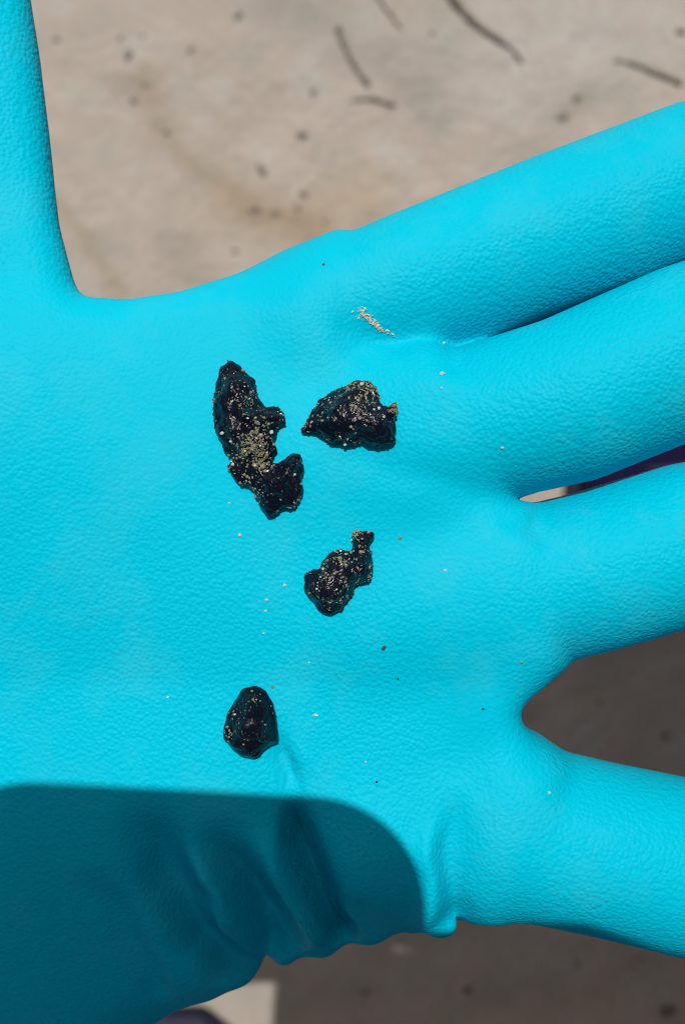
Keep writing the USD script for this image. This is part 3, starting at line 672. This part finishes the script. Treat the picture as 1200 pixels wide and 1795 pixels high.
# fingers of the hand that grips the phone's long side
for i in range(4):
    yb = -0.060 + i * 0.018
    body += [((0.055, -0.05 + i * 0.008, 0.722), (0.022, yb, 0.7335), 0.0085, 0.008), ((0.022, yb, 0.7335), (0.002, yb, 0.7305), 0.008, 0.0075)]
body += [((0.060, -0.030, 0.71), (0.030, -0.0050, 0.7075), 0.011, 0.009), ((0.030, -0.0050, 0.7075), (0.008, -0.002, 0.7045), 0.009, 0.008)]
obj('body', rel_(blend((-0.03, -0.24, -0.02), (0.88, 0.54, 1.08), 0.0055, body, 0.014)), 'skin', person, smooth=True)
obj('shirt', rel_(blend((0.24, -0.26, 0.25), (0.76, 0.55, 0.95), 0.008, [(neck, chest, 0.065, 0.125), (chest, hip, 0.14, 0.145), (lsh, (0.345, -0.06, 0.735), 0.062, 0.055), (rsh, (0.495, 0.44, 0.585), 0.062, 0.055), (lsh, rsh, 0.085, 0.085)], 0.03)), 'shirt_cloth', person, smooth=True)
tr = []
for y_, k_, a_ in ((0.08, kn[0], an[0]), (0.24, kn[1], an[1])):
    tr += [((0.57, y_, 0.36), k_, 0.11, 0.072), (k_, a_, 0.072, 0.05)]
obj('trousers', rel_(blend((0.24, -0.10, -0.02), (0.86, 0.48, 0.55), 0.008, tr, 0.03)), 'trouser_cloth', person, smooth=True)
# straw hat, out of view: crown and a brim wide enough to shade the sand
rr = np.array([(0.0, 0.115), (0.05, 0.113), (0.082, 0.10), (0.092, 0.07), (0.096, 0.012), (0.11, 0.004), (0.16, -0.004), (0.215, -0.014), (0.217, -0.018), (0.150, -0.008), (0.10, 0.0), (0.0, 0.0)])
hat = trimesh.creation.revolve(rr, sections=56)
hat.apply_transform(trimesh.transformations.rotation_matrix(-0.18, (0, 1, 0)))
hat.apply_translation(np.array([0.280, 0.205, 1.0]) - np.array([0.5, 0.16, 0]))
obj('hat', hat, 'straw', person, smooth=35)
for y_ in (0.205, 0.265):
    e = trimesh.creation.icosphere(subdivisions=2, radius=0.011); e.apply_translation(np.array([0.208, y_, 0.938]) - np.array([0.5, 0.16, 0])); obj('eye', e, 'eye', person, smooth=True)

# ------------------------------------------------------------------ the person crouching at the left who wears the glove: outside the picture, placed to keep sky light off the sand
wb = np.array([-0.62, -0.10, 0.0])
def relw(mesh_): return (mesh_[0] - wb, mesh_[1])
wearer = thing('person', 'unseen person in dark clothes crouching at the left, wearing the cyan glove on the left hand and darkening the sand', 'person', wb)
whip, wchest, wneck, whead = (-0.72, -0.12, 0.30), (-0.60, -0.10, 0.68), (-0.53, -0.10, 0.82), (-0.46, -0.10, 0.93)
wls, wle, wlw = (-0.56, 0.09, 0.76), (-0.47, 0.09, 0.56), (-0.215, -0.002 + cy0 * 0.6, 0.5385)
wrs, wre, wrw = (-0.58, -0.30, 0.76), (-0.52, -0.36, 0.55), (-0.36, -0.36, 0.50)
legs = [((-0.72, -0.20, 0.28), (-0.36, -0.33, 0.42), (-0.31, -0.39, 0.075)), ((-0.72, -0.04, 0.28), (-0.42, 0.14, 0.42), (-0.50, 0.14, 0.05))]
wbody = [(wneck, wchest, 0.055, 0.10), (whead, wneck, 0.055, 0.056), ((-0.455, -0.10, 0.96), (-0.45, -0.10, 0.92), 0.088, 0.078), ((-0.41, -0.10, 0.90), (-0.385, -0.10, 0.895), 0.058, 0.040), ((-0.372, -0.10, 0.925), (-0.360, -0.10, 0.915), 0.010, 0.014),
         (wchest, whip, 0.12, 0.12), (wls, wle, 0.045, 0.040), (wle, wlw, 0.040, 0.012), (wrs, wre, 0.045, 0.038), (wre, wrw, 0.038, 0.026), (wrw, (-0.30, -0.35, 0.485), 0.028, 0.024)]
for i in range(4):
    wbody += [((-0.30, -0.365 + i * 0.018, 0.485), (-0.262, -0.370 + i * 0.021, 0.475), 0.009, 0.0085), ((-0.262, -0.370 + i * 0.021, 0.475), (-0.24, -0.370 + i * 0.021, 0.45), 0.0085, 0.0075)]
wbody += [((-0.33, -0.335, 0.49), (-0.29, -0.305, 0.475), 0.011, 0.009)]
for h_, k_, a_ in legs: wbody += [(h_, k_, 0.09, 0.055), (k_, a_, 0.052, 0.035), (a_, (a_[0] + 0.10, a_[1] + 0.01, 0.045), 0.035, 0.028)]
obj('body', relw(blend((-0.90, -0.50, -0.02), (-0.18, 0.26, 1.10), 0.0055, wbody, 0.014)), 'skin', wearer, smooth=True)
obj('shirt', relw(blend((-0.92, -0.50, 0.12), (-0.30, 0.26, 0.92), 0.008, [(wneck, wchest, 0.065, 0.125), (wchest, whip, 0.145, 0.15), (wls, wle, 0.062, 0.054), (wrs, wre, 0.062, 0.055), (wls, wrs, 0.085, 0.085)], 0.03)), 'trouser_cloth', wearer, smooth=True)
obj('trousers', relw(blend((-0.90, -0.52, -0.02), (-0.22, 0.28, 0.60), 0.008, [c for h_, k_, a_ in legs for c in ((h_, k_, 0.11, 0.070), (k_, (a_[0], a_[1], a_[2] + 0.06), 0.070, 0.052))], 0.03)), 'navy_cloth', wearer, smooth=True)
hr = trimesh.creation.icosphere(subdivisions=3, radius=1.0)
hr.vertices = hr.vertices * np.array([0.098, 0.096, 0.094]); hr = trimesh.intersections.slice_mesh_plane(hr, (-0.75, 0, 0.66), (0, 0, -0.012), cap=False)
hr.apply_translation(np.array([-0.462, -0.10, 0.972]) - wb); obj('hair', hr, 'hair', wearer, smooth=True)
for y_ in (-0.132, -0.068):
    e = trimesh.creation.icosphere(subdivisions=2, radius=0.011); e.apply_translation(np.array([-0.376, y_, 0.945]) - wb); obj('eye', e, 'eye', wearer, smooth=True)

# ------------------------------------------------------------------ black bags added outside the picture to block sky light from the shaded sand
t = np.linspace(0, 2 * np.pi, 73)[:-1]
prof = [(0.05, 0.0), (0.22, 0.004), (0.262, 0.05), (0.275, 0.16), (0.265, 0.30), (0.225, 0.42), (0.14, 0.51), (0.055, 0.56), (0.035, 0.585), (0.06, 0.62), (0.085, 0.66), (0.05, 0.655), (0.0, 0.60)]
plain('shade_bag_plastic', (0.012, 0.012, 0.013), 0.35)
def added_shade_bag(base, k, turn, label):
    bag_v = []
    for r, z in prof:
        for a in t:
            w = meshkit.fbm(np.array([math.cos(a + turn) * 2.2 + 5, math.sin(a + turn) * 2.2 + 5, z * 7]), 3, 4) - 0.5
            pl = 0.10 * math.sin(11 * a + 3 * math.sin(2 * a)) * np.clip((z - 0.3) / 0.25, 0, 1)
            bag_v.append((r * (1 + 0.28 * w + pl) * math.cos(a) * k, r * (1 + 0.28 * w + pl) * math.sin(a) * k, z * k))
    bag_f = [(i * 72 + q, i * 72 + (q + 1) % 72, (i + 1) * 72 + (q + 1) % 72, (i + 1) * 72 + q) for i in range(len(prof) - 1) for q in range(72)]
    bag = thing('added_shade_bag', label, 'bag', base, 'bags added out of view to darken the sand')
    obj('sack', (np.array(bag_v), np.array(bag_f)), 'shade_bag_plastic', bag, smooth=60)
    tie = trimesh.creation.torus(0.036 * k, 0.006, 32, 10); tie.apply_translation((0, 0, 0.585 * k)); obj('tie', tie, 'straw', bag, smooth=True)
added_shade_bag((0.10, -0.70, 0.0), 1.15, 0.0, 'larger black plastic bag tied at the neck, added out of view to block sky light from the sand')
added_shade_bag((0.62, -0.42, 0.0), 1.0, 2.0, 'smaller black bag tied at the neck, added out of view beside the kneeling person to block sky light')
